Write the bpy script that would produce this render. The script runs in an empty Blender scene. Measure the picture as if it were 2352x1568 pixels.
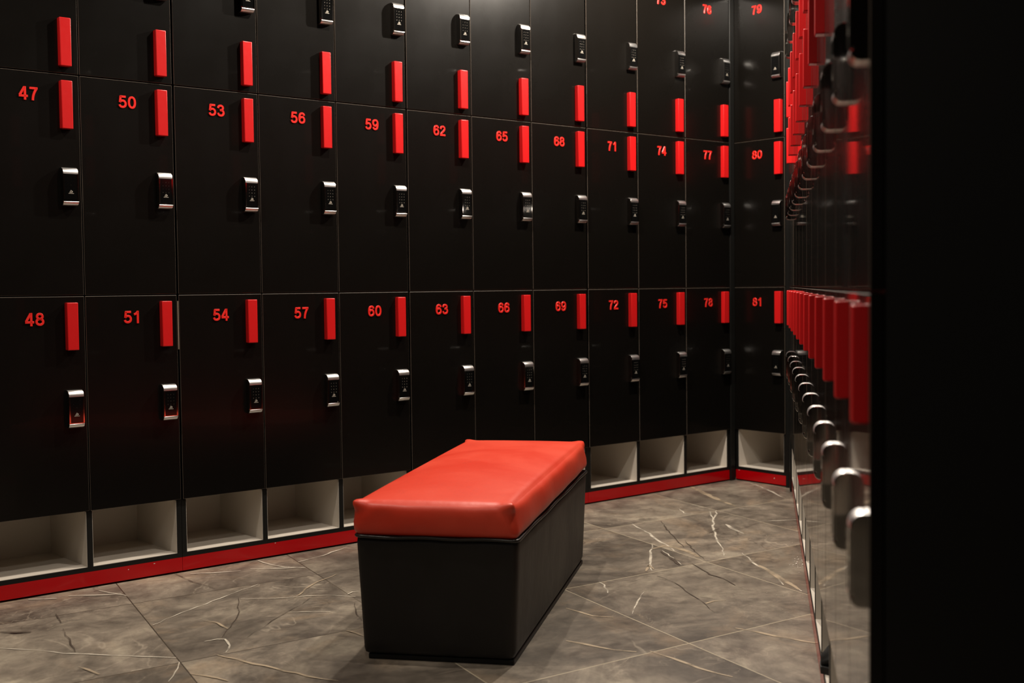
import bpy, bmesh, math, random
from math import sin, cos, pi, radians
from mathutils import Vector, Matrix
random.seed(4)
scene = bpy.context.scene
C = scene.collection

# ------------------------------------------------------------------ camera model (2352 x 1568)
F_PX, PITCH, ROLL, SY, H = 2898.80, 0.04318, 0.01143, 0.915, 0.89287
_f = Vector((0, cos(PITCH), -sin(PITCH))); _r = Vector((1, 0, 0)); _d = _f.cross(_r)
CAM_R = _r*cos(ROLL) + _d*sin(ROLL); CAM_D = -_r*sin(ROLL) + _d*cos(ROLL)
def on_floor(x, y, z=0.0):
    """survey helper: where a mark on the floor lies (metres)"""
    v = CAM_R*((x-1176)/F_PX) + CAM_D*((y-784-SY)/F_PX) + _f
    t = (z-H)/v.z
    return Vector((v.x*t, v.y*t, z))

# ------------------------------------------------------------------ materials
def mat(name, color, rough=.5, metal=0, ior=1.5, spec=.5, coat=0, emis=None):
    m = bpy.data.materials.new(name); m.use_nodes = True
    b = m.node_tree.nodes['Principled BSDF']
    b.inputs['Base Color'].default_value = (*color, 1); b.inputs['Roughness'].default_value = rough
    b.inputs['Metallic'].default_value = metal; b.inputs['IOR'].default_value = ior
    b.inputs['Specular IOR Level'].default_value = spec; b.inputs['Coat Weight'].default_value = coat
    if emis: b.inputs['Emission Color'].default_value = (*emis[0], 1); b.inputs['Emission Strength'].default_value = emis[1]
    return m
def nd(m, t, **kw):
    n = m.node_tree.nodes.new(t)
    for k, v in kw.items():
        if hasattr(n, k): setattr(n, k, v)
        else: n.inputs[k].default_value = v
    return n
def ln(m, a, b): m.node_tree.links.new(a, b)
def ramp(m, fac, stops, interp='LINEAR'):
    r = nd(m, 'ShaderNodeValToRGB'); e = r.color_ramp.elements; r.color_ramp.interpolation = interp
    while len(e) < len(stops): e.new(.5)
    for q, (p, c) in zip(e, stops): q.position = p; q.color = (*c, 1) if len(c) == 3 else c
    ln(m, fac, r.inputs['Fac']); return r.outputs['Color']
def speckle(m, base_rough, amt, scale, bump=0, dist=.001):
    b = m.node_tree.nodes['Principled BSDF']; tc = nd(m, 'ShaderNodeTexCoord')
    n = nd(m, 'ShaderNodeTexNoise', Scale=scale, Detail=5.0)
    ln(m, tc.outputs['Object'], n.inputs['Vector'])
    mr = nd(m, 'ShaderNodeMapRange'); ln(m, n.outputs['Fac'], mr.inputs['Value'])
    mr.inputs['To Min'].default_value = base_rough-amt; mr.inputs['To Max'].default_value = base_rough+amt
    ln(m, mr.outputs['Result'], b.inputs['Roughness'])
    if bump:
        n2 = nd(m, 'ShaderNodeTexNoise', Scale=bump, Detail=3.0); ln(m, tc.outputs['Object'], n2.inputs['Vector'])
        bp = nd(m, 'ShaderNodeBump', Strength=.25, Distance=dist); ln(m, n2.outputs['Fac'], bp.inputs['Height'])
        ln(m, bp.outputs['Normal'], b.inputs['Normal'])

M_door = mat('black satin laminate', (.0038, .0032, .0026), .27, ior=1.33, spec=.5, coat=1)
M_door.node_tree.nodes['Principled BSDF'].inputs['Coat Roughness'].default_value = .035
M_door.node_tree.nodes['Principled BSDF'].inputs['Coat IOR'].default_value = 1.09
speckle(M_door, .275, .055, 5)
M_edge = mat('worn highlit laminate edge', (.10, .078, .06), .5)  # pale from wear, with the bevel highlight put into the colour
M_carc = mat('black board', (.006, .006, .0055), .45, ior=1.35)
M_white = mat('off-white melamine', (.62, .57, .50), .5)
speckle(M_white, .5, .08, 20)
M_red = mat('red lacquer', (.60, .009, .010), .33)
speckle(M_red, .34, .05, 60, 900, .0002)
M_redn = mat('red plastic number', (.80, .022, .016), .35)
M_plinth = mat('red painted plinth', (.42, .0, .003), .16, ior=1.45)
M_chip = mat('bare chip', (.75, .7, .62), .7)
M_chrome = mat('chrome', (.60, .58, .56), .07, metal=1)
M_chromeb = mat('brushed chrome', (.86, .85, .84), .36, metal=1)
M_glass = mat('black keypad glass', (.003, .003, .003), .08)
M_print = mat('pale keypad print', (.42, .38, .32), .6)
M_leather = mat('red faux leather', (.84, .048, .018), .42, ior=1.45)
M_bleather = mat('black faux leather', (.0095, .0085, .0078), .5, ior=1.4)
M_wall = mat('dark painted wall', (.03, .027, .024), .8)
M_ceil = mat('dark ceiling', (.10, .09, .08), .85)
M_shoe = mat('black shoe fabric', (.006, .006, .006), .7)
M_sole = mat('black rubber', (.01, .01, .01), .6)
M_pipe = mat('black piping', (.012, .011, .01), .35)

def leather(m, lo, hi, rl, rh):
    b = m.node_tree.nodes['Principled BSDF']; tc = nd(m, 'ShaderNodeTexCoord')
    n = nd(m, 'ShaderNodeTexNoise', Scale=3.2, Detail=6.0, Roughness=.62, Distortion=.6)
    ln(m, tc.outputs['Object'], n.inputs['Vector'])
    ln(m, ramp(m, n.outputs['Fac'], [(.35, lo), (.62, hi)]), b.inputs['Base Color'])
    mr = nd(m, 'ShaderNodeMapRange'); ln(m, n.outputs['Fac'], mr.inputs['Value'])
    mr.inputs['To Min'].default_value = rl; mr.inputs['To Max'].default_value = rh
    ln(m, mr.outputs['Result'], b.inputs['Roughness'])
    v = nd(m, 'ShaderNodeTexVoronoi', Scale=420.0); ln(m, tc.outputs['Object'], v.inputs['Vector'])
    w = nd(m, 'ShaderNodeTexNoise', Scale=9.0, Detail=3.0); ln(m, tc.outputs['Object'], w.inputs['Vector'])
    b1 = nd(m, 'ShaderNodeBump', Strength=.15, Distance=.0004); ln(m, v.outputs['Distance'], b1.inputs['Height'])
    b2 = nd(m, 'ShaderNodeBump', Strength=.5, Distance=.006); ln(m, w.outputs['Fac'], b2.inputs['Height'])
    ln(m, b1.outputs['Normal'], b2.inputs['Normal']); ln(m, b2.outputs['Normal'], b.inputs['Normal'])
leather(M_leather, (.62, .036, .014), (.68, .062, .030), .34, .48)
leather(M_bleather, (.008, .007, .0065), (.0125, .011, .010), .38, .6)

# floor: polished stone-look tiles, UV counts the tiles
def floor_material():
    m = bpy.data.materials.new('grey-brown marble tile'); m.use_nodes = True
    b = m.node_tree.nodes['Principled BSDF']
    uv = nd(m, 'ShaderNodeUVMap'); uv.uv_map = 'tile'
    geo = nd(m, 'ShaderNodeNewGeometry')
    fl = nd(m, 'ShaderNodeVectorMath', operation='FLOOR'); ln(m, uv.outputs['UV'], fl.inputs[0])
    fr = nd(m, 'ShaderNodeVectorMath', operation='FRACTION'); ln(m, uv.outputs['UV'], fr.inputs[0])
    wn = nd(m, 'ShaderNodeTexWhiteNoise', noise_dimensions='3D'); ln(m, fl.outputs[0], wn.inputs['Vector'])
    off = nd(m, 'ShaderNodeVectorMath', operation='SCALE'); off.inputs['Scale'].default_value = 13.0
    ln(m, wn.outputs['Color'], off.inputs[0])
    rot = nd(m, 'ShaderNodeVectorRotate', rotation_type='Z_AXIS'); rot.inputs['Angle'].default_value = radians(12)
    ln(m, geo.outputs['Position'], rot.inputs['Vector'])
    sc = nd(m, 'ShaderNodeVectorMath', operation='MULTIPLY'); sc.inputs[1].default_value = (1.5, 1.1, 1)
    ln(m, rot.outputs[0], sc.inputs[0])
    p = nd(m, 'ShaderNodeVectorMath', operation='ADD'); ln(m, sc.outputs[0], p.inputs[0]); ln(m, off.outputs[0], p.inputs[1])
    P = p.outputs[0]
    n1 = nd(m, 'ShaderNodeTexNoise', Scale=2.0, Detail=7.0, Roughness=.62, Distortion=1.1); ln(m, P, n1.inputs['Vector'])
    base = ramp(m, n1.outputs['Fac'], [(.34, (.082, .067, .053)), (.46, (.158, .133, .105)), (.55, (.226, .190, .149)), (.66, (.33, .285, .22))])
    # warm clouds
    n2 = nd(m, 'ShaderNodeTexNoise', Scale=1.3, Detail=5.0, Roughness=.6, Distortion=1.8); ln(m, P, n2.inputs['Vector'])
    warm = ramp(m, n2.outputs['Fac'], [(.54, (0, 0, 0)), (.68, (1, 1, 1))])
    mx = nd(m, 'ShaderNodeMix', data_type='RGBA'); ln(m, warm, mx.inputs['Factor'])
    wm = nd(m, 'ShaderNodeMath', operation='MULTIPLY'); ln(m, warm, wm.inputs[0]); wm.inputs[1].default_value = .5; ln(m, wm.outputs[0], mx.inputs['Factor'])
    ln(m, base, mx.inputs['A']); mx.inputs['B'].default_value = (.34, .25, .165, 1)
    # fine hair veins: thin ridge lines of a distorted noise
    def ridge(scale, width, dist, seed):
        q = nd(m, 'ShaderNodeVectorMath', operation='ADD'); ln(m, P, q.inputs[0]); q.inputs[1].default_value = (seed, seed*1.7, 0)
        n = nd(m, 'ShaderNodeTexNoise', Scale=scale, Detail=4.0, Roughness=.5, Distortion=dist); ln(m, q.outputs[0], n.inputs['Vector'])
        s = nd(m, 'ShaderNodeMath', operation='SUBTRACT'); ln(m, n.outputs['Fac'], s.inputs[0]); s.inputs[1].default_value = .5
        a = nd(m, 'ShaderNodeMath', operation='ABSOLUTE'); ln(m, s.outputs[0], a.inputs[0])
        r = nd(m, 'ShaderNodeMapRange'); ln(m, a.outputs[0], r.inputs['Value']); r.inputs['From Max'].default_value = width
        r.inputs['To Min'].default_value = 1; r.inputs['To Max'].default_value = 0
        g = nd(m, 'ShaderNodeTexNoise', Scale=1.7, Detail=2.0); ln(m, q.outputs[0], g.inputs['Vector'])
        gm = nd(m, 'ShaderNodeMapRange'); ln(m, g.outputs['Fac'], gm.inputs['Value']); gm.inputs['From Min'].default_value = .5; gm.inputs['From Max'].default_value = .62
        k = nd(m, 'ShaderNodeMath', operation='MULTIPLY'); ln(m, r.outputs[0], k.inputs[0]); ln(m, gm.outputs[0], k.inputs[1])
        return k.outputs[0]
    def over(a, fac, col, amt):
        k = nd(m, 'ShaderNodeMath', operation='MULTIPLY'); ln(m, fac, k.inputs[0]); k.inputs[1].default_value = amt
        x = nd(m, 'ShaderNodeMix', data_type='RGBA'); ln(m, k.outputs[0], x.inputs['Factor']); ln(m, a, x.inputs['A'])
        x.inputs['B'].default_value = (*col, 1); return x.outputs['Result']
    col = over(mx.outputs['Result'], ridge(1.1, .007, 1.2, 3.1), (.42, .36, .28), .6)
    col = over(col, ridge(2.3, .010, 2.0, 9.4), (.36, .30, .23), .45)
    col = over(col, ridge(1.6, .008, .7, 21.4), (.06, .045, .036), .6)
    # dark smoky streaks
    n3 = nd(m, 'ShaderNodeTexNoise', Scale=5.0, Detail=6.0, Roughness=.7, Distortion=.4); ln(m, P, n3.inputs['Vector'])
    sm = ramp(m, n3.outputs['Fac'], [(.32, (1, 1, 1)), (.47, (0, 0, 0))])
    col = over(col, sm, (.075, .058, .047), .55)
    n4 = nd(m, 'ShaderNodeTexNoise', Scale=13.0, Detail=6.0, Roughness=.7, Distortion=.6); ln(m, P, n4.inputs['Vector'])
    mo = nd(m, 'ShaderNodeMapRange'); ln(m, n4.outputs['Fac'], mo.inputs['Value']); mo.inputs['From Min'].default_value = .3; mo.inputs['From Max'].default_value = .7; mo.inputs['To Min'].default_value = .68; mo.inputs['To Max'].default_value = 1.30
    mv = nd(m, 'ShaderNodeVectorMath', operation='SCALE'); ln(m, col, mv.inputs[0]); ln(m, mo.outputs[0], mv.inputs['Scale']); col = mv.outputs[0]
    # per tile tone
    tone = nd(m, 'ShaderNodeMapRange'); ln(m, wn.outputs['Value'], tone.inputs['Value']); tone.inputs['To Min'].default_value = .74; tone.inputs['To Max'].default_value = 1.14
    tv = nd(m, 'ShaderNodeVectorMath', operation='SCALE'); ln(m, col, tv.inputs[0]); ln(m, tone.outputs[0], tv.inputs['Scale'])
    # grout
    sx = nd(m, 'ShaderNodeSeparateXYZ'); ln(m, fr.outputs[0], sx.inputs[0])
    outs = []
    for ax in ('X', 'Y'):
        a = nd(m, 'ShaderNodeMath', operation='SUBTRACT'); ln(m, sx.outputs[ax], a.inputs[0]); a.inputs[1].default_value = .5
        c = nd(m, 'ShaderNodeMath', operation='ABSOLUTE'); ln(m, a.outputs[0], c.inputs[0]); outs.append(c.outputs[0])
    mxn = nd(m, 'ShaderNodeMath', operation='MAXIMUM'); ln(m, outs[0], mxn.inputs[0]); ln(m, outs[1], mxn.inputs[1])
    g = nd(m, 'ShaderNodeMath', operation='GREATER_THAN'); ln(m, mxn.outputs[0], g.inputs[0]); g.inputs[1].default_value = .4970
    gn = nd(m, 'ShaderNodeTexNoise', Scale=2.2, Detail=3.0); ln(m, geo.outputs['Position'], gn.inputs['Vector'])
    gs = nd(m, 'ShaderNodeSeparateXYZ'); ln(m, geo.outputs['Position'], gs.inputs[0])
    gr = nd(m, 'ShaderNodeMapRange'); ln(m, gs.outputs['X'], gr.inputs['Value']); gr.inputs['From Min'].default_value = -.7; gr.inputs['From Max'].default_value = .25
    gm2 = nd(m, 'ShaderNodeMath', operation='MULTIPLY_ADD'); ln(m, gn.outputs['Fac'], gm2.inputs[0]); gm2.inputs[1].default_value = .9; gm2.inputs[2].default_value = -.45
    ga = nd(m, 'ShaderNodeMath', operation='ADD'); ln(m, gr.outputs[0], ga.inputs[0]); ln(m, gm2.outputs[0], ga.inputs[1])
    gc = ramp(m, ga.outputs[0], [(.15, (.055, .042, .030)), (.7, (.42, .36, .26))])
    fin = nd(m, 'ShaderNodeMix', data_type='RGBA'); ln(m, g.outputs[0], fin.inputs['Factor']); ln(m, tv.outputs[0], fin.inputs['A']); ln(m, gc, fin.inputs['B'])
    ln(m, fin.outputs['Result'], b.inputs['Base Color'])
    rr = nd(m, 'ShaderNodeMapRange'); ln(m, n3.outputs['Fac'], rr.inputs['Value']); rr.inputs['To Min'].default_value = .34; rr.inputs['To Max'].default_value = .52
    ln(m, rr.outputs[0], b.inputs['Roughness'])
    bp = nd(m, 'ShaderNodeBump', Strength=.3, Distance=.002); inv = nd(m, 'ShaderNodeMath', operation='SUBTRACT'); inv.inputs[0].default_value = 1
    ln(m, g.outputs[0], inv.inputs[1]); ln(m, inv.outputs[0], bp.inputs['Height']); ln(m, bp.outputs['Normal'], b.inputs['Normal'])
    return m
M_floor = floor_material()
def feather(name, color):
    m = mat(name, color, .45); nt = m.node_tree; b = nt.nodes['Principled BSDF']; o = nt.nodes['Material Output']
    at = nd(m, 'ShaderNodeAttribute'); at.attribute_name = 'feather'
    geo = nd(m, 'ShaderNodeNewGeometry'); n = nd(m, 'ShaderNodeTexNoise', Scale=14.0, Detail=4.0); ln(m, geo.outputs['Position'], n.inputs['Vector'])
    mr = nd(m, 'ShaderNodeMapRange'); ln(m, n.outputs['Fac'], mr.inputs['Value']); mr.inputs['From Min'].default_value = .36; mr.inputs['From Max'].default_value = .56; mr.inputs['To Min'].default_value = .25
    k = nd(m, 'ShaderNodeMath', operation='MULTIPLY'); ln(m, at.outputs['Fac'], k.inputs[0]); ln(m, mr.outputs[0], k.inputs[1])
    tr = nd(m, 'ShaderNodeBsdfTransparent'); mx = nd(m, 'ShaderNodeMixShader')
    ln(m, k.outputs[0], mx.inputs['Fac']); ln(m, tr.outputs[0], mx.inputs[1]); ln(m, b.outputs[0], mx.inputs[2]); ln(m, mx.outputs[0], o.inputs['Surface'])
    return m
M_veinw = feather('white marble vein', (.64, .58, .48))
M_veint = feather('tan marble vein', (.42, .335, .235))
M_crack = feather('dark marble crack', (.075, .056, .043))

# ------------------------------------------------------------------ mesh helpers
def bx(bm, x0, x1, y0, y1, z0, z1, mi=0, skip=()):
    v = [bm.verts.new(p) for p in ((x0,y0,z0),(x1,y0,z0),(x1,y1,z0),(x0,y1,z0),(x0,y0,z1),(x1,y0,z1),(x1,y1,z1),(x0,y1,z1))]
    fs = {'bottom': (0,3,2,1), 'top': (4,5,6,7), 'front': (0,1,5,4), 'right': (1,2,6,5), 'back': (2,3,7,6), 'left': (3,0,4,7)}
    out = {}
    for k, q in fs.items():
        if k in skip: continue
        f = bm.faces.new([v[i] for i in q]); f.material_index = mi; out[k] = f
    return out
def finish(bm, name, mats, parent=None, smooth=False, loc=None):
    me = bpy.data.meshes.new(name); bm.normal_update(); bm.to_mesh(me); bm.free()
    for m in mats: me.materials.append(m)
    if smooth:
        for p in me.polygons: p.use_smooth = True
    return link(me, name, parent, loc)
def link(me, name, parent=None, loc=None):
    o = bpy.data.objects.new(name, me); C.objects.link(o)
    if parent: o.parent = parent
    if loc: o.location = loc
    return o
def bevel(bm, w, seg=2, edges=None, mat_index=-1):
    bmesh.ops.bevel(bm, geom=edges or bm.edges[:], offset=w, segments=seg, profile=.5, affect='EDGES', clamp_overlap=True, material=mat_index)
def tag(o, label=None, cat=None, group=None, kind=None):
    if label: o['label'] = label
    if cat: o['category'] = cat
    if group: o['group'] = group
    if kind: o['kind'] = kind
    return o
def empty(name, loc, rz=0):
    o = bpy.data.objects.new(name, None); C.objects.link(o); o.location = loc; o.rotation_euler = (0, 0, rz); o.empty_display_size = .1
    return o

# ------------------------------------------------------------------ locker layout
ZR = [(2.1858, 1.5353), (1.5353, .8826), (.8826, .2333)]        # door rows: top z, bottom z
HZ = [(1.5564, 1.6973), (1.3739, 1.5139), (.7202, .8635)]        # handle z ranges
LZ = [1.8475, 1.2045, .5467]                                     # lock centre heights
NZ = [2.1080, 1.4690, .8150]                                     # number centre heights
GAP = .0020

def door_mesh(w, h):
    """overlay door slab: x 0..w, front face at y=0, thickness 16 mm, worn edges, paler to stand in for bevel highlights"""
    bm = bmesh.new(); bx(bm, 0, w, 0, .016, 0, h)
    ed = [e for e in bm.edges if all(abs(v.co.y) < 1e-6 for v in e.verts)]
    bevel(bm, .0009, 1, ed, 1)
    return bm
def handle_mesh():
    bm = bmesh.new(); bx(bm, -.017, .017, -.018, 0, -.0706, .0706)
    ed = [e for e in bm.edges if not all(abs(v.co.y) < 1e-6 for v in e.verts)]
    bevel(bm, .0022, 3, ed)
    me = bpy.data.meshes.new('door_handle'); bm.to_mesh(me); bm.free(); me.materials.append(M_red)
    for p in me.polygons: p.use_smooth = len(p.vertices) == 4 and p.area < .0002
    return me
def lock_mesh():
    """chrome housing, pill shaped seen from the side"""
    D, HH, W = .021, .0560, .0235
    prof = [(0, HH)]
    for k in range(0, 9):
        a = k/8*pi/2; prof.append((-D+.0165-.0165*sin(a), HH-.0165+.0165*cos(a)))
    prof.append((-D, .0365)); prof.append((-D+.0018, .0352)); prof.append((-D+.0018, -.0400)); prof.append((-D+.0035, -.0415)); prof.append((-D+.0035, -.0435)); prof.append((-D, -.0440))
    for k in range(0, 9):
        a = k/8*pi/2; prof.append((-D+.012-.012*cos(a), -HH+.012-.012*sin(a)))
    prof.append((0, -HH))
    bm = bmesh.new(); L = [bm.verts.new((-W, y, z)) for y, z in prof]; R = [bm.verts.new((W, y, z)) for y, z in prof]
    n = len(prof)
    for i in range(n-1):
        f = bm.faces.new((L[i], L[i+1], R[i+1], R[i])); f.smooth = i in range(1, 9) or i > 15
        if i < 10 or i > 15: f.material_index = 1
    bm.faces.new(L[::-1]); bm.faces.new(R)
    bmesh.ops.recalc_face_normals(bm, faces=bm.faces[:])
    bm.edges.ensure_lookup_table()
    rim = [e for e in bm.edges if len(e.link_faces) == 2 and abs(e.verts[0].co.x-e.verts[1].co.x) < 1e-6 and abs(e.link_faces[0].normal.x) + abs(e.link_faces[1].normal.x) > .9]
    bmesh.ops.bevel(bm, geom=rim, offset=.0024, segments=3, profile=.5, affect='EDGES', clamp_overlap=True, material=0)
    # raised chrome rim down both sides of the keypad
    for s in (-1, 1):
        a, b_ = sorted((s*.0190, s*.0230)); bx(bm, a, b_, -D-.0009, -D+.004, -.0415, .0370)
    me = bpy.data.meshes.new('lock_housing'); bm.to_mesh(me); bm.free(); me.materials.append(M_chrome); me.materials.append(M_chromeb)
    return me
def text_mesh(txt, size, ext, off=0, bev=0):
    cu = bpy.data.curves.new('t', 'FONT'); cu.body = txt; cu.size = size; cu.extrude = ext; cu.offset = off; cu.bevel_depth = bev; cu.bevel_resolution = 2
    cu.align_x = 'CENTER'; cu.align_y = 'CENTER'; cu.resolution_u = 6
    o = bpy.data.objects.new('t', cu); C.objects.link(o)
    dg = bpy.context.evaluated_depsgraph_get(); dg.update()
    me = bpy.data.meshes.new_from_object(o.evaluated_get(dg)); bpy.data.objects.remove(o); bpy.data.curves.remove(cu)
    xs = [v.co.x for v in me.vertices]; ys = [v.co.y for v in me.vertices]
    cx, cy = (min(xs)+max(xs))/2, (min(ys)+max(ys))/2
    for v in me.vertices: v.co = Vector((v.co.x-cx, -v.co.z, v.co.y-cy))
    return me, max(xs)-min(xs), max(ys)-min(ys)
def poly_flat(bm, pts, y, mi):
    vs = [bm.verts.new((x, y, z)) for x, z in pts]; f = bm.faces.new(vs); f.material_index = mi
def keypad_mesh():
    D = .021
    bm = bmesh.new(); bx(bm, -.0188, .0188, -D-.0003, -D+.0018, -.0398, .0350, 0)
    y = -D-.0006
    for r, row in enumerate(('123', '456', '789', '*0#')):
        for c, ch in enumerate(row):
            me, w, h = text_mesh(ch, .0042, .0001); s = .0028/max(h, w, 1e-5)
            for v in me.vertices: v.co = Vector((v.co.x*s+(c-1)*.0096, y, v.co.z*s+.0245-r*.0102))
            me.materials.clear(); n0 = len(bm.faces); bm.from_mesh(me); bm.faces.ensure_lookup_table()
            for f in bm.faces[n0:]: f.material_index = 1
            bpy.data.meshes.remove(me)
    # little open house outline with a bar under it
    o = [(-.0054, -.0180), (-.0006, -.0106), (.0042, -.0138), (.0050, -.0160), (.0030, -.0180)]
    cx, cz = -.0006, -.0152
    i_ = [(cx+(x-cx)*.62, cz+(z-cz)*.62) for x, z in o]
    for k in range(5):
        poly_flat(bm, [o[k], o[(k+1) % 5], i_[(k+1) % 5], i_[k]], y, 1)
    poly_flat(bm, [(-.0014, -.0166), (.0012, -.0166), (.0004, -.0146), (-.0006, -.0146)], y, 1)
    poly_flat(bm, [(-.0080, -.0212), (.0080, -.0212), (.0080, -.0199), (-.0080, -.0199)], y, 1)
    me = bpy.data.meshes.new('keypad'); bm.to_mesh(me); bm.free(); me.materials.append(M_glass); me.materials.append(M_print)
    return me
ME_handle, ME_lock, ME_key = handle_mesh(), lock_mesh(), keypad_mesh()
# digits drawn as heavy grotesque strokes with a chamfered section
_six = [(.585,.72),(.55,.83),(.46,.892),(.35,.905),(.21,.85),(.125,.70),(.097,.48),(.105,.30),(.16,.165),(.25,.105),(.35,.095),(.46,.12),(.56,.20),(.595,.33),(.57,.46),(.48,.56),(.36,.59),(.24,.55),(.15,.46),(.115,.38)]
def _ell(cx, cy, rx, ry, p=2.25):
    return [(cx+rx*math.copysign(abs(cos(a))**(2/p), cos(a)), cy+ry*math.copysign(abs(sin(a))**(2/p), sin(a))) for a in [2*pi*k/28 for k in range(28)]]
DIG = {  # list of (points, smooth, closed)
 '0': [(_ell(.345,.5,.25,.405), 0, 1)],
 '1': [([(.40,0),(.40,1)], 0, 0), ([(.09,.715),(.22,.745),(.32,.82),(.38,.93)], 1, 0)],
 '2': [([(.105,.66),(.14,.80),(.23,.885),(.345,.905),(.47,.88),(.55,.80),(.565,.69),(.52,.575),(.40,.45),(.26,.33),(.16,.21),(.125,.10)], 1, 0), ([(.03,.095),(.645,.095)], 0, 0)],
 '3': [([(.105,.70),(.14,.82),(.23,.89),(.345,.905),(.46,.88),(.54,.79),(.54,.68),(.48,.58),(.36,.54),(.27,.535)], 1, 0), ([(.30,.535),(.48,.515),(.58,.42),(.597,.29),(.53,.165),(.43,.107),(.335,.095),(.21,.12),(.125,.20),(.095,.31)], 1, 0)],
 '4': [([(.44,.96),(.075,.33)], 0, 0), ([(.015,.285),(.68,.285)], 0, 0), ([(.47,0),(.47,1)], 0, 0)],
 '5': [([(.14,.905),(.61,.905)], 0, 0), ([(.195,.96),(.13,.45)], 0, 0), ([(.125,.46),(.21,.555),(.34,.595),(.46,.57),(.56,.48),(.595,.345),(.56,.205),(.46,.12),(.33,.095),(.20,.12),(.125,.19),(.095,.28)], 1, 0)],
 '6': [(_six, 1, 0)],
 '7': [([(.04,.905),(.65,.905)], 0, 0), ([(.575,.90),(.47,.73),(.36,.48),(.30,.25),(.275,0)], 1, 0)],
 '8': [(_ell(.345,.715,.205,.19,2.1), 0, 1), (_ell(.345,.31,.25,.215,2.1), 0, 1)],
 '9': [([(.69-x, 1-y) for x, y in _six], 1, 0)]}
def catmull(P, n=4):
    P = [Vector(p) for p in P]; out = []
    Q = [P[0]*2-P[1]]+P+[P[-1]*2-P[-2]]
    for i in range(1, len(Q)-2):
        for k in range(n):
            t = k/n; a, b, c, d = Q[i-1], Q[i], Q[i+1], Q[i+2]
            out.append(.5*((2*b)+(c-a)*t+(2*a-5*b+4*c-d)*t*t+(3*b-a-3*c+d)*t**3))
    return out+[P[-1]]
def stroke(bm, pts, ox, hgt, closed, wd=.178, dep=.0026):
    n = len(pts); secs = []; w = wd/2*hgt; ch = .0007
    sec = [(-w, 0), (-w, -dep+ch), (-w+ch, -dep), (w-ch, -dep), (w, -dep+ch), (w, 0)]
    for i, p in enumerate(pts):
        a = pts[(i-1) % n] if closed or i else p; b = pts[(i+1) % n] if closed or i < n-1 else p
        d = (b-a).normalized(); nr = Vector((-d.y, d.x))
        secs.append([bm.verts.new(((p.x*hgt)+ox+nr.x*o, y, p.y*hgt+nr.y*o)) for o, y in sec])
    for i in range(n if closed else n-1):
        A, B = secs[i], secs[(i+1) % n]
        for k in range(5): bm.faces.new((A[k], A[k+1], B[k+1], B[k]))
    if not closed:
        bm.faces.new(secs[0]); bm.faces.new(secs[-1][::-1])
def number_mesh(n, hgt=.0385):
    bm = bmesh.new(); t = str(n); x = -(len(t)*.775-.085)*hgt/2
    for ch in t:
        for pts, sm, cl in DIG[ch]: stroke(bm, catmull(pts) if sm else [Vector(p) for p in pts], x, hgt, cl)
        x += .775*hgt
    for v in bm.verts: v.co.z -= hgt/2
    bmesh.ops.recalc_face_normals(bm, faces=bm.faces[:])
    me = bpy.data.meshes.new('door_number'); bm.to_mesh(me); bm.free(); me.materials.append(M_redn)
    return me
ME_doors = {}
def add_door(parent, x0, x1, row, hx, lx, num=None, nx=None, zs=1.0, inl=0, inr=0):
    x0 += inl; x1 -= inr
    w = x1-x0-2*GAP; z1, z0 = ZR[row]; h = z1-z0-2*GAP
    key = (round(w, 4), row)
    if key not in ME_doors:
        bm = door_mesh(w, h); me = bpy.data.meshes.new('door'); bm.to_mesh(me); bm.free()
        me.materials.append(M_door); me.materials.append(M_edge); ME_doors[key] = me
    d = link(ME_doors[key], 'door', parent, (x0+GAP, 0, z0+GAP))
    ox, oz = x0+GAP, z0+GAP
    f = lambda z: H+(z-H)*(zs if z < H else 1.008 if zs < 1 else 1)
    hh = link(ME_handle, 'door_handle', d, (hx-ox, 0, f(sum(HZ[row])/2)-oz))
    link(ME_lock, 'lock_housing', d, (lx-ox, 0, f(LZ[row])-oz))
    link(ME_key, 'keypad', d, (lx-ox, 0, f(LZ[row])-oz))
    if num: link(number_mesh(num), 'door_number', d, (nx-ox, 0, NZ[row]-oz))
    return d

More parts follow.
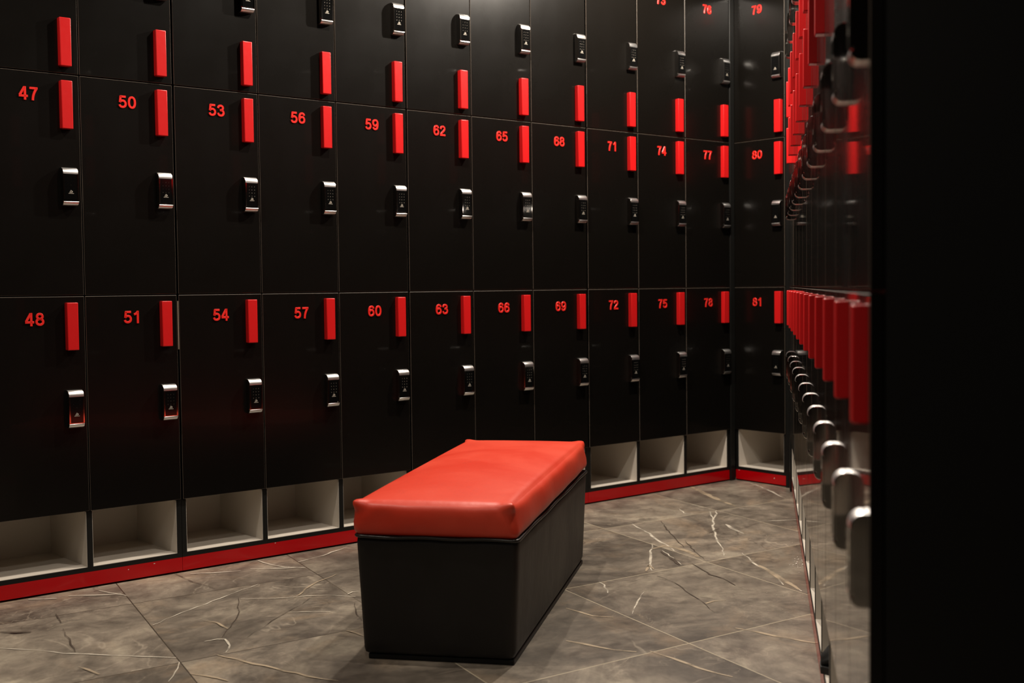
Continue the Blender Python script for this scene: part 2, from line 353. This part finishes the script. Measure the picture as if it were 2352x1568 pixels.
DEPTH = .45
def carcass(parent, cols, x_end):
    """boards of one unit; cols = list of column edges (local x)"""
    bm = bmesh.new(); x0, x1 = cols[0]+.0006, cols[-1]-.0006
    bx(bm, x0, x0+.016, .018, DEPTH, .004, 2.2)                 # side panels, behind the doors
    bx(bm, x1-.016, x1, .018, DEPTH, .004, 2.2)
    bx(bm, x0, x0+.0155, .007, .018, .049, .2325); bx(bm, x1-.0155, x1, .007, .018, .049, .2325)
    bx(bm, x0, x1, DEPTH-.006, DEPTH, .02, 2.19)                  # back
    bx(bm, x0+.016, x1-.016, .018, DEPTH-.006, 2.184, 2.2)        # top board
    for z in (.8826, 1.5353): bx(bm, x0+.016, x1-.016, .018, DEPTH-.006, z-.008, z+.008)
    bx(bm, x0+.016, x1-.016, .018, DEPTH-.006, .234, .25)
    bx(bm, x0, x1, .0072, .34, .0494, .0635)                      # bottom board with black front edge
    for c in cols[1:-1]:
        bx(bm, c-.008, c+.008, .018, DEPTH-.006, .064, 2.184)
        bx(bm, c-.0085, c+.0085, .007, .018, .0635, .2325)
    bx(bm, x0+.004, x1-.004, .022, .05, 0, .049)                  # recessed foot strip
    finish(bm, 'carcass', [M_carc], parent)
    for a, b in zip(cols[:-1], cols[1:]):
        l = a+(.0166 if a == cols[0] else .0088); r = b-(.0166 if b == cols[-1] else .0088); t = .0012
        bm = bmesh.new(); y0, y1 = .0185, .30
        y0 = .0085
        bx(bm, l, r, y0, y1, .0636, .0650)                        # floor
        bx(bm, l, l+t, y0, y1, .0650, .2320); bx(bm, r-t, r, y0, y1, .0650, .2320)
        bx(bm, l, r, y1, y1+t, .0636, .2332); bx(bm, l, r, y0+.012, y1, .2320, .2334)
        finish(bm, 'shoe_cubby', [M_white], parent)
def plinth(parent, x0, x1, chips=()):
    bm = bmesh.new(); bx(bm, x0+.0006, x1-.0006, .0070, .0215, .0062, .0493)
    for cx, cz, w, h in chips:
        vs = [bm.verts.new((cx+a*w, .0067, cz+b*h)) for a, b in ((-.5,-.5),(.3,-.5),(.5,.1),(.1,.5),(-.4,.3))]
        f = bm.faces.new(vs); f.material_index = 1
    finish(bm, 'plinth', [M_plinth, M_chip], parent)

def bank_dir(th):                       # local x = along the bank to the viewer's right, local y = into the cabinet
    return pi/2-th
A0, AT = Vector((-1.27613, 3.77599, 0)), .85985
B0, BT = Vector((1.01445, 5.75233, 0)), 2.47096
CT = .19432+pi
e = -.00248; nb = [0, .5, 1, 1, 1.5, 2, 2, 2.5, 3, 3, 3]
G = {i: .3*i+e*nb[i] for i in range(11)}; G[-1] = -.3; G[-2] = G[1]-.9+.0
def frame(p0, th): 
    L = Vector((sin(th), cos(th), 0)); N = Vector((cos(th), -sin(th), 0)); return L, N
def locker_unit(p0, th, cols, first_num, label, group, hoff=.0441, loff=.0408, noff=.151, zs=1.0, pitch=None, chips=(), handles=None):
    L, N = frame(p0, th)
    org = p0+L*cols[0]
    root = empty('locker_unit', org, bank_dir(th)); tag(root, label, 'lockers', group)
    loc = [c-cols[0] for c in cols]
    carcass(root, loc, loc[-1]); plinth(root, 0, loc[-1], chips)
    for i in range(len(loc)-1):
        g = loc[i+1]
        for row in range(3):
            num = first_num+3*i+row if first_num else None
            add_door(root, loc[i], g, row, g-hoff, g-loff, num, g-noff, zs, .0018 if i == 0 else 0, .0018 if i == len(loc)-2 else 0)
    return root
GA = 'black three-column locker units along the left wall'
locker_unit(A0, AT, [G[-2], G[-1], G[0], G[1]], 43, 'black locker unit at the left edge, doors 47, 48, 50 and 51 in view', GA,
            chips=((.72, .0375, .004, .0022), (.805, .043, .006, .002)))
m1 = locker_unit(A0, AT, [G[1], G[2], G[3], G[4]], 52, 'black locker unit left of the bench, doors 53, 54, 56, 57, 59 and 60', GA,
            chips=((.335, .047, .005, .002),))
locker_unit(A0, AT, [G[4], G[5], G[6], G[7]], 61, 'black locker unit behind the red bench, doors 62, 63, 65, 66, 68 and 69', GA)
locker_unit(A0, AT, [G[7], G[8], G[9], G[10]], 70, 'black locker unit ending at the corner, doors 71 to 78', GA)
# pale worn strip on the hinge edge of door 54
bm = bmesh.new(); bx(bm, -.0012, .0012, -.0012, .004, .71, .862); finish(bm, 'bare_edge_strip', [mat('bare chipboard edge', (.22, .18, .13), .8)], m1)
locker_unit(B0, BT, [0, .295], 79, 'narrow single-column black locker unit across the corner, doors 79, 80 and 81', None, hoff=.031, loff=.0370, noff=.157,
            chips=((.225, .032, .005, .004), (.02, .047, .012, .001)))

# right-hand bank, seen edge-on
S_C = .948; CP = .35288*S_C
c_dir = Vector((sin(.19432), cos(.19432), 0)); c_n = Vector((-cos(.19432), sin(.19432), 0))
C_lead = Vector((1.17313, 5.37982, 0))*S_C
C_org = C_lead-c_n*.018-c_dir*.027                      # right gap of the farthest column
lab = ['right-hand black locker unit farthest from the camera, next to the narrow corner unit',
       'second locker unit from the corner in the right-hand row',
       'third locker unit from the corner in the right-hand row, before the nearest one',
       'right-hand black locker unit nearest the camera, its dark side panel filling the right edge']
for k in range(4):
    locker_unit(C_org, CT, [CP*(3*k-1+i) for i in range(4)], None, lab[k], 'black locker units in the right-hand row', hoff=.027+.017, loff=.0400, zs=S_C)

# ------------------------------------------------------------------ corner filler posts
LA, NA = frame(A0, AT); LB, NB = frame(B0, BT)
def isect(p, d, q, g):
    den = d.x*g.y-d.y*g.x; w = q-p; return (w.x*g.y-w.y*g.x)/den
uA = isect(A0, LA, B0, LB); corner = A0+LA*uA
post = empty('corner_post', A0+LA*G[10], bank_dir(AT))
bm = bmesh.new(); bx(bm, .0012, uA-G[10]-.001, -.002, .06, 0, 2.2); bevel(bm, .0012, 1)
finish(bm, 'filler_strip', [M_carc], post)
tag(post, 'black filler post in the corner between doors 78 and 81', 'post')
uC = isect(B0, LB, C_org, -c_dir); sC = isect(C_org, c_dir, B0, LB)
far_gap = CP
post = empty('corner_post', B0+LB*.2962, bank_dir(BT))
bm = bmesh.new(); bx(bm, 0, uC-.2962-.0005, -.002, .03, 0, 2.2); bevel(bm, .001, 1)
finish(bm, 'filler_strip', [M_carc], post)
tag(post, 'black filler post right of doors 79 to 81, where the right-hand row begins', 'post')
if sC > far_gap+.004:
    bm = bmesh.new(); bx(bm, -sC, -far_gap-.001, 0, .02, 0, 2.2)
    rs = finish(bm, 'return_strip', [M_carc], post)
    pm = Matrix.Translation(post.location) @ Matrix.Rotation(post.rotation_euler.z, 4, 'Z')
    rs.matrix_local = pm.inverted() @ Matrix.Translation(C_org) @ Matrix.Rotation(bank_dir(CT), 4, 'Z')
print('corner: uA', uA, 'G10', G[10], 'uC', uC, 'sC', sC, 'far gap', far_gap)

# ------------------------------------------------------------------ floor
O = Vector((.4333, 3.1170)); TA = Vector((.47599, .34606)); TB = Vector((.28850, -.57841))
bm = bmesh.new(); uvl = bm.loops.layers.uv.new('tile'); fa = bm.verts.layers.float.new('feather')
det = TA.x*TB.y-TA.y*TB.x
def tuv(x, y):
    dx, dy = x-O.x, y-O.y
    return ((dx*TB.y-dy*TB.x)/det, (TA.x*dy-TA.y*dx)/det)
fv = [bm.verts.new((x, y, 0)) for x, y in ((-5.5, -2.6), (3.2, -2.6), (3.2, 7.4), (-5.5, 7.4))]
f = bm.faces.new(fv)
ZS = [.0003]
def strip(pts, width, mi):
    ZS[0] += .00004; z = ZS[0]
    P = [on_floor(*p) for p in pts]
    Q = [P[0]]
    for a, b in zip(P[:-1], P[1:]):                     # natural wobble
        n = max(1, int((b-a).length/.03)); d = (b-a); pr = Vector((-d.y, d.x, 0)).normalized()
        for k in range(1, n+1):
            j = 0 if k == n else random.uniform(-1, 1)*min(.004, d.length*.04)
            Q.append(a+d*k/n+pr*j)
    rows = []
    for i, q in enumerate(Q):
        d = (Q[min(i+1, len(Q)-1)]-Q[max(i-1, 0)]); pr = Vector((-d.y, d.x, 0)).normalized()
        w = width*(.35+.65*sin(pi*(i+.35)/(len(Q)-.3)))*random.uniform(.75, 1.25)
        row = []
        for s, al in ((-.5, 0), (-.28, 1), (.28, 1), (.5, 0)):
            v = bm.verts.new((q.x+pr.x*w*s, q.y+pr.y*w*s, z)); v[fa] = al; row.append(v)
        rows.append(row)
    for r0, r1 in zip(rows[:-1], rows[1:]):
        for k in range(3):
            ff = bm.faces.new((r0[k], r0[k+1], r1[k+1], r1[k])); ff.material_index = mi
            if ff.normal.z < 0: pass
RR = lambda pts: [(1300+x/3.2133, 1080+y/3.2133) for x, y in pts]
LL = lambda pts: [(x/2.767, 1250+y/2.767) for x, y in pts]
for fn, pts, w, mi in [
    (RR, [(490,395),(550,430),(620,465),(655,500),(700,530),(760,560),(800,595)], .011, 1),
    (RR, [(635,545),(625,610),(622,660),(635,740)], .010, 1),
    (RR, [(710,590),(790,645),(850,695)], .006, 1),
    (RR, [(1060,300),(1085,360),(1090,430),(1110,500),(1135,545),(1160,580),(1165,630)], .010, 1),
    (RR, [(1110,295),(1105,330),(1090,365)], .010, 1),
    (RR, [(1300,610),(1360,660),(1410,700),(1480,735),(1545,765),(1620,815),(1740,890)], .011, 1),
    (RR, [(1545,765),(1580,815),(1605,845)], .007, 1),
    (RR, [(1420,700),(1545,770),(1640,830),(1720,880)], .024, 2),
    (RR, [(1350,90),(1420,115),(1500,150),(1560,180),(1612,203)], .013, 1),
    (RR, [(900,110),(1010,165),(1110,210),(1250,265)], .035, 2),
    (RR, [(835,285),(870,315),(910,322)], .008, 1),
    (RR, [(920,250),(980,265),(1040,278)], .006, 1),
    (RR, [(245,825),(285,845),(308,905)], .007, 1),
    (RR, [(0,1018),(100,1045),(200,1075),(350,1085)], .012, 2),
    (RR, [(0,1258),(150,1285),(350,1325),(520,1340)], .016, 2),
    (RR, [(620,1335),(850,1410),(1050,1480),(1230,1525)], .012, 2),
    (RR, [(1250,1165),(1400,1190),(1550,1225),(1840,1275)], .018, 2),
    (RR, [(1280,285),(1380,288),(1480,285)], .008, 1),
    (RR, [(1420,375),(1560,372),(1700,365)], .010, 1),
    (RR, [(1180,400),(1240,435),(1310,470)], .022, 1),
    (RR, [(640,580),(720,560),(800,570),(900,600),(980,640)], .03, 2),
    (RR, [(1030,985),(1090,965),(1180,960)], .012, 2),
    (RR, [(490,1060),(520,990),(575,900)], .006, 1),
    (RR, [(590,745),(610,700),(650,730)], .012, 2),
    (RR, [(700,375),(760,450),(820,520),(870,570)], .006, 3),
    (RR, [(880,520),(950,600),(1020,660)], .006, 3),
    (RR, [(930,690),(1060,770),(1160,800),(1250,850)], .008, 3),
    (RR, [(700,600),(760,640),(840,700)], .018, 3),
    (RR, [(1130,430),(1040,470),(960,450)], .004, 3),
    (RR, [(670,780),(800,830),(880,890),(960,940),(1100,1050)], .005, 3),
    (LL, [(0,662),(200,672),(400,695),(700,707),(900,715),(1120,722)], .009, 1),
    (LL, [(970,515),(1100,460),(1250,400),(1400,345),(1540,290),(1640,255)], .008, 1),
    (LL, [(435,330),(600,325),(740,318),(800,325)], .012, 1),
    (LL, [(630,295),(700,310),(760,315),(805,330)], .008, 1),
    (LL, [(180,352),(260,350),(360,345)], .012, 1),
    (LL, [(1140,750),(1130,790),(1100,840),(1070,875)], .005, 1),
    (LL, [(1380,705),(1550,745),(1750,790),(1950,840),(2150,870)], .012, 2),
    (LL, [(1210,825),(1320,840),(1450,870)], .010, 2),
    (LL, [(1300,620),(1380,605),(1430,605),(1460,645),(1435,690)], .008, 1),
    (LL, [(1590,158),(1750,155),(1900,148),(1940,150)], .012, 1),
    (LL, [(1640,105),(1720,130),(1800,145),(1930,152)], .010, 1),
    (LL, [(1210,190),(1400,180),(1530,170)], .014, 1),
    (LL, [(1530,350),(1750,345),(1950,330),(2100,325),(2260,335)], .006, 1),
    (LL, [(1870,340),(1990,255),(2140,190)], .010, 2),
    (LL, [(1830,435),(1950,430),(2100,430)], .006, 1),
    (LL, [(1895,115),(2050,75),(2200,20)], .010, 1),
    (LL, [(2210,320),(2240,305),(2285,300)], .008, 1),
    (LL, [(1290,485),(1380,500),(1450,540)], .012, 2),
    (LL, [(2200,550),(2260,565),(2320,590)], .008, 2),
    (LL, [(500,780),(560,800),(630,830)], .012, 2),
    (LL, [(1515,340),(1520,370),(1510,400),(1522,430),(1500,480),(1440,550),(1415,590)], .004, 3),
    (LL, [(1570,595),(1700,510),(1830,430),(2000,330)], .003, 3),
    (LL, [(355,445),(370,470),(390,500)], .004, 3),
    (LL, [(400,540),(415,580),(445,605),(450,640),(480,690)], .004, 3),
    (LL, [(1110,185),(1200,230),(1370,285)], .005, 3),
    (LL, [(2255,375),(2262,430),(2300,490)], .004, 3),
    (LL, [(0,560),(100,565),(200,560)], .016, 3),
]: strip(fn(pts), w, mi)
for face in bm.faces:
    for lp in face.loops: lp[uvl].uv = tuv(lp.vert.co.x, lp.vert.co.y)
bm.normal_update()
for face in bm.faces:
    if face.normal.z < 0: face.normal_flip()
finish(bm, 'floor', [M_floor, M_veinw, M_veint, M_crack])
tag(bpy.data.objects['floor'], 'grey-brown marble tiled floor', kind='structure')

# small crumbs of plaster by the right-hand row
bm = bmesh.new()
for k in range(46):
    g = on_floor(1835+random.gauss(0, 9), 1297+random.gauss(0, 7)) if k < 26 else on_floor(random.uniform(1760, 1850), random.uniform(1180, 1440))
    r = random.uniform(.0012, .0035) if k < 26 else random.uniform(.0008, .0016)
    n0 = len(bm.verts)
    m4 = Matrix.Translation((g.x, g.y, r*.45+.0005)) @ Matrix.Diagonal((r, r*random.uniform(.6, 1), r*.5, 1))
    bmesh.ops.create_icosphere(bm, subdivisions=1, radius=1, matrix=m4)
cr = finish(bm, 'plaster_crumbs', [M_chip]); tag(cr, 'white plaster crumbs scattered on the floor by the right-hand row', 'debris', kind='stuff')

# ------------------------------------------------------------------ walls and ceiling
def wall(name, p0, th, x0, x1, y0=.455, y1=.555, z1=2.55):
    bm = bmesh.new(); bx(bm, x0, x1, y0, y1, 0, z1); o = finish(bm, name, [M_wall]); o.location = p0; o.rotation_euler = (0, 0, bank_dir(th)); tag(o, kind='structure'); return o
wall('wall_left', A0, AT, -5.2, uA+.46)
wall('wall_back', B0, BT, -.56, .62)
wall('wall_right', C_org, CT, -.9, 8.0)
bm = bmesh.new(); bx(bm, -5.5, 3.2, -2.6, -2.5, 0, 2.55); tag(finish(bm, 'wall_front', [M_wall]), kind='structure')
bm = bmesh.new(); bx(bm, -5.5, 3.2, -2.6, 7.4, 2.55, 2.65); tag(finish(bm, 'ceiling', [M_ceil]), kind='structure')

# ------------------------------------------------------------------ bench
def rbox(hx, hy, z0, z1, r, nx=18, ny=34, nz=10, fn=None):
    """rounded box with grid topology"""
    bm = bmesh.new(); bmesh.ops.create_cube(bm, size=2)
    bmesh.ops.subdivide_edges(bm, edges=[e_ for e_ in bm.edges if abs(e_.verts[0].co.x-e_.verts[1].co.x) > 1], cuts=nx, use_grid_fill=True)
    bmesh.ops.subdivide_edges(bm, edges=[e_ for e_ in bm.edges if abs(e_.verts[0].co.y-e_.verts[1].co.y) > 1], cuts=ny, use_grid_fill=True)
    bmesh.ops.subdivide_edges(bm, edges=[e_ for e_ in bm.edges if abs(e_.verts[0].co.z-e_.verts[1].co.z) > 1], cuts=nz, use_grid_fill=True)
    hz = (z1-z0)/2
    for v in bm.verts:
        u, w, t = v.co.x, v.co.y, v.co.z
        g = lambda a: math.copysign(abs(a)**.6, a)          # crowd the grid towards the edges
        u, w, t = g(u), g(w), g(t)
        p = Vector((u*hx, w*hy, t*hz))
        q = Vector((max(-hx+r, min(hx-r, p.x)), max(-hy+r, min(hy-r, p.y)), max(-hz+r, min(hz-r, p.z))))
        d = p-q
        if d.length > 1e-9:
            d = d.normalized()*min(r, max(abs(d.x), abs(d.y), abs(d.z)))
        p = q+d
        if fn: p = fn(p, u, w, t)
        v.co = Vector((p.x, p.y, p.z+(z0+z1)/2))
    for f in bm.faces: f.smooth = True
    return bm
fr, br_ = Vector((.0006, 2.932)), Vector((.2275, 4.012))
ax = (br_-fr).normalized(); ang = math.atan2(ax.y, ax.x)-pi/2+radians(.3)
yv = Vector((-sin(ang), cos(ang))); xv = Vector((cos(ang), sin(ang)))
BW, BL = .383, 1.135
ctr = fr+yv*(BL/2)-xv*(BW/2)
bench = empty('bench', (ctr.x, ctr.y, 0), ang)
tag(bench, 'box-shaped upholstered bench with a red padded seat and black sides', 'bench')
def body_fn(p, u, w, t):
    k = (1-w*w)*.5*(1-t*t); p.x += math.copysign(.006*k, u) if abs(u) > .98 else 0
    flare = -.003+.013*(t*.5+.5)
    p.x += u*flare; p.y += w*flare*.8
    return p
bm = rbox(BW/2-.002, BL/2-.004, .012, .304, .014, fn=body_fn); finish(bm, 'upholstered_base', [M_bleather], bench)
bm = bmesh.new(); bx(bm, -BW/2+.016, BW/2-.007, -BL/2+.014, BL/2-.006, 0, .0135); bevel(bm, .003, 2); finish(bm, 'bottom_board', [M_carc], bench)
def cush_fn(p, u, w, t):
    p.z += .017*(1-abs(u)**2.6)*(1-abs(w)**3.5)*max(0, t)
    side = 1-t*t
    if abs(u) > .97: p.x += math.copysign(.008*side*(1-w**4), u)
    if abs(w) > .97: p.y += math.copysign(.007*side*(1-u**4), w)
    c = Vector((abs(u)-1, abs(w)-1, t-1)); cx = Vector((c.x*BW/2, c.y*BL/2, c.z*.045)).length
    k = math.exp(-(cx/.024)**2)
    p.x += math.copysign(.006*k, u); p.y += math.copysign(.006*k, w); p.z += .008*k
    # slight gather below the corner
    k2 = math.exp(-((cx-.032)/.012)**2)
    p.x -= math.copysign(.0035*k2, u); p.y -= math.copysign(.0035*k2, w)
    p.y += .002*sin(u*9+1)*side*(abs(w) > .97); p.x += .002*sin(w*14)*side*(abs(u) > .97)
    p.z += .004*w+.003; p.x -= .012*max(0, u)*(t*.5+.5)
    return p
bm = rbox(BW/2+.011, BL/2+.008, .301, .388, .020, nx=26, ny=52, nz=14, fn=cush_fn); finish(bm, 'padded_seat', [M_leather], bench)
# piping cord round the seam
def ring(hx, hy, r, z, rad, nm, m):
    pts = []
    for cx, cy, a0 in ((hx-r, hy-r, 0), (-hx+r, hy-r, 90), (-hx+r, -hy+r, 180), (hx-r, -hy+r, 270)):
        for k in range(7):
            a = radians(a0+k*15); pts.append(Vector((cx+r*cos(a), cy+r*sin(a), z)))
    full = []
    for i in range(len(pts)):
        a, b = pts[i], pts[(i+1) % len(pts)]; n = max(1, int((b-a).length/.03))
        for k in range(n):
            q = a.lerp(b, k/n); q.z += .0012*sin(q.x*40+q.y*17); full.append(q)
    bm = bmesh.new(); R = []
    n = len(full)
    for i, q in enumerate(full):
        d = (full[(i+1) % n]-full[i-1]).normalized(); s = Vector((d.y, -d.x, 0)).normalized(); R.append([bm.verts.new(q+(s*cos(j*pi/4)+Vector((0, 0, 1))*sin(j*pi/4))*rad) for j in range(8)])
    for i in range(n):
        for j in range(8):
            f = bm.faces.new((R[i][j], R[i][(j+1) % 8], R[(i+1) % n][(j+1) % 8], R[(i+1) % n][j])); f.smooth = True
    bmesh.ops.recalc_face_normals(bm, faces=bm.faces[:])
    finish(bm, nm, [m], bench)
ring(BW/2+.0085, BL/2+.0055, .02, .3005, .0042, 'piping', M_pipe)

# ------------------------------------------------------------------ black shoe in a cubby of the right-hand row
tip = on_floor(1886, 1505, .098)
rel = tip-C_org; sx_ = rel.dot(-c_dir)
shoe = empty('shoe', C_org+(-c_dir)*sx_, bank_dir(CT))
tag(shoe, 'black shoe with its toe poking out of a low cubby in the right-hand row', 'shoe')
bm = bmesh.new(); NS, NR = 16, 20; rings = []
y_tip = -(rel.dot(c_n))-.001
for i in range(NS+1):
    t = i/NS; y = y_tip+.255*t
    wd = .046*(sin(min(1, t*3.2+.08)*pi/2)**.8)*(1-.22*sin(pi*min(1, max(0, (t-.3)/.5))))*(1-.5*max(0, (t-.88)/.12)**2)
    hg = .030+.062*min(1, t*2.1)**.8 if t < .9 else .092
    if t == 0: wd, hg = .012, .022
    ring_ = []
    for j in range(NR):
        a = 2*pi*j/NR; cx, cz = cos(a), sin(a)
        x = wd*math.copysign(abs(cx)**.7, cx); z = .012+hg*(cz*.5+.5)*(1-.25*abs(cx)**2*(cz > 0))
        ring_.append(bm.verts.new((x, y, z+.0650)))
    rings.append(ring_)
for a, b in zip(rings[:-1], rings[1:]):
    for j in range(NR):
        f = bm.faces.new((a[j], a[(j+1) % NR], b[(j+1) % NR], b[j])); f.smooth = True
bm.faces.new(rings[0]); bm.faces.new(rings[-1][::-1]); bmesh.ops.recalc_face_normals(bm, faces=bm.faces[:])
finish(bm, 'upper', [M_shoe], shoe)
bm = bmesh.new(); lo, hi = [], []
for i in range(NS+1):
    t = i/NS; wd = .044*(sin(min(1, t*3.2+.25)*pi/2)**.8)*(1-.2*sin(pi*min(1, max(0, (t-.3)/.5)))); lo.append((wd, y_tip-.001+.257*t))
out = [(w, y) for w, y in lo]+[(-w, y) for w, y in reversed(lo)]
va = [bm.verts.new((x, y, .0652)) for x, y in out]; vb = [bm.verts.new((x, y, .0800)) for x, y in out]
bm.faces.new(va); bm.faces.new(vb)
for i in range(len(out)): bm.faces.new((va[i], va[(i+1) % len(out)], vb[(i+1) % len(out)], vb[i]))
bmesh.ops.recalc_face_normals(bm, faces=bm.faces[:]); finish(bm, 'sole', [M_sole], shoe)

# ------------------------------------------------------------------ lights: recessed warm ceiling spots and one added fill
def spot(name, x, y, power, size=130, blend=.6, color=(1, .89, .76), r=.045, z=2.5, aim=None):
    l = bpy.data.lights.new(name, 'SPOT'); l.energy = power; l.spot_size = radians(size); l.spot_blend = blend; l.color = color; l.shadow_soft_size = r
    o = bpy.data.objects.new(name, l); C.objects.link(o); o.location = (x, y, z)
    if aim: o.rotation_euler = (Vector(aim)-o.location).to_track_quat('-Z', 'Y').to_euler()
    return o
spot('ceiling_or_fill_spot', .80, 4.72, 95, size=172, blend=.3, r=.028, z=2.42)
spot('ceiling_or_fill_spot', -.15, 3.95, 52, size=150, r=.022)
spot('ceiling_or_fill_spot', .25, 2.95, 36, r=.022)
spot('ceiling_or_fill_spot', -1.25, 2.85, 30, r=.022)
spot('ceiling_or_fill_spot', -.25, 1.40, 20, r=.022)
spot('ceiling_or_fill_spot', -2.1, 1.5, 9, r=.022)
spot('ceiling_or_fill_spot', -.05, -.5, 20, r=.022)  # fill added on the camera side to brighten handle faces turned to it
w = bpy.data.worlds.new('world'); scene.world = w; w.use_nodes = True
w.node_tree.nodes['Background'].inputs['Color'].default_value = (.05, .045, .04, 1); w.node_tree.nodes['Background'].inputs['Strength'].default_value = .2

# ------------------------------------------------------------------ camera
cam = bpy.data.cameras.new('camera'); co = bpy.data.objects.new('camera', cam); C.objects.link(co); scene.camera = co
cam.sensor_fit = 'HORIZONTAL'; cam.sensor_width = 36; cam.lens = 36*F_PX/2352; cam.shift_y = SY/2352; cam.clip_start = .05
m3 = Matrix((CAM_R, -CAM_D, -_f)).transposed().to_4x4(); m3.translation = (0, 0, H); co.matrix_world = m3
cam.dof.use_dof = True; cam.dof.focus_distance = 3.7; cam.dof.aperture_fstop = 4.2

scene.view_settings.view_transform = 'Standard'; scene.view_settings.look = 'None'; scene.view_settings.gamma = 1
scene.view_settings.use_curve_mapping = False; scene.view_settings.exposure = 0.85
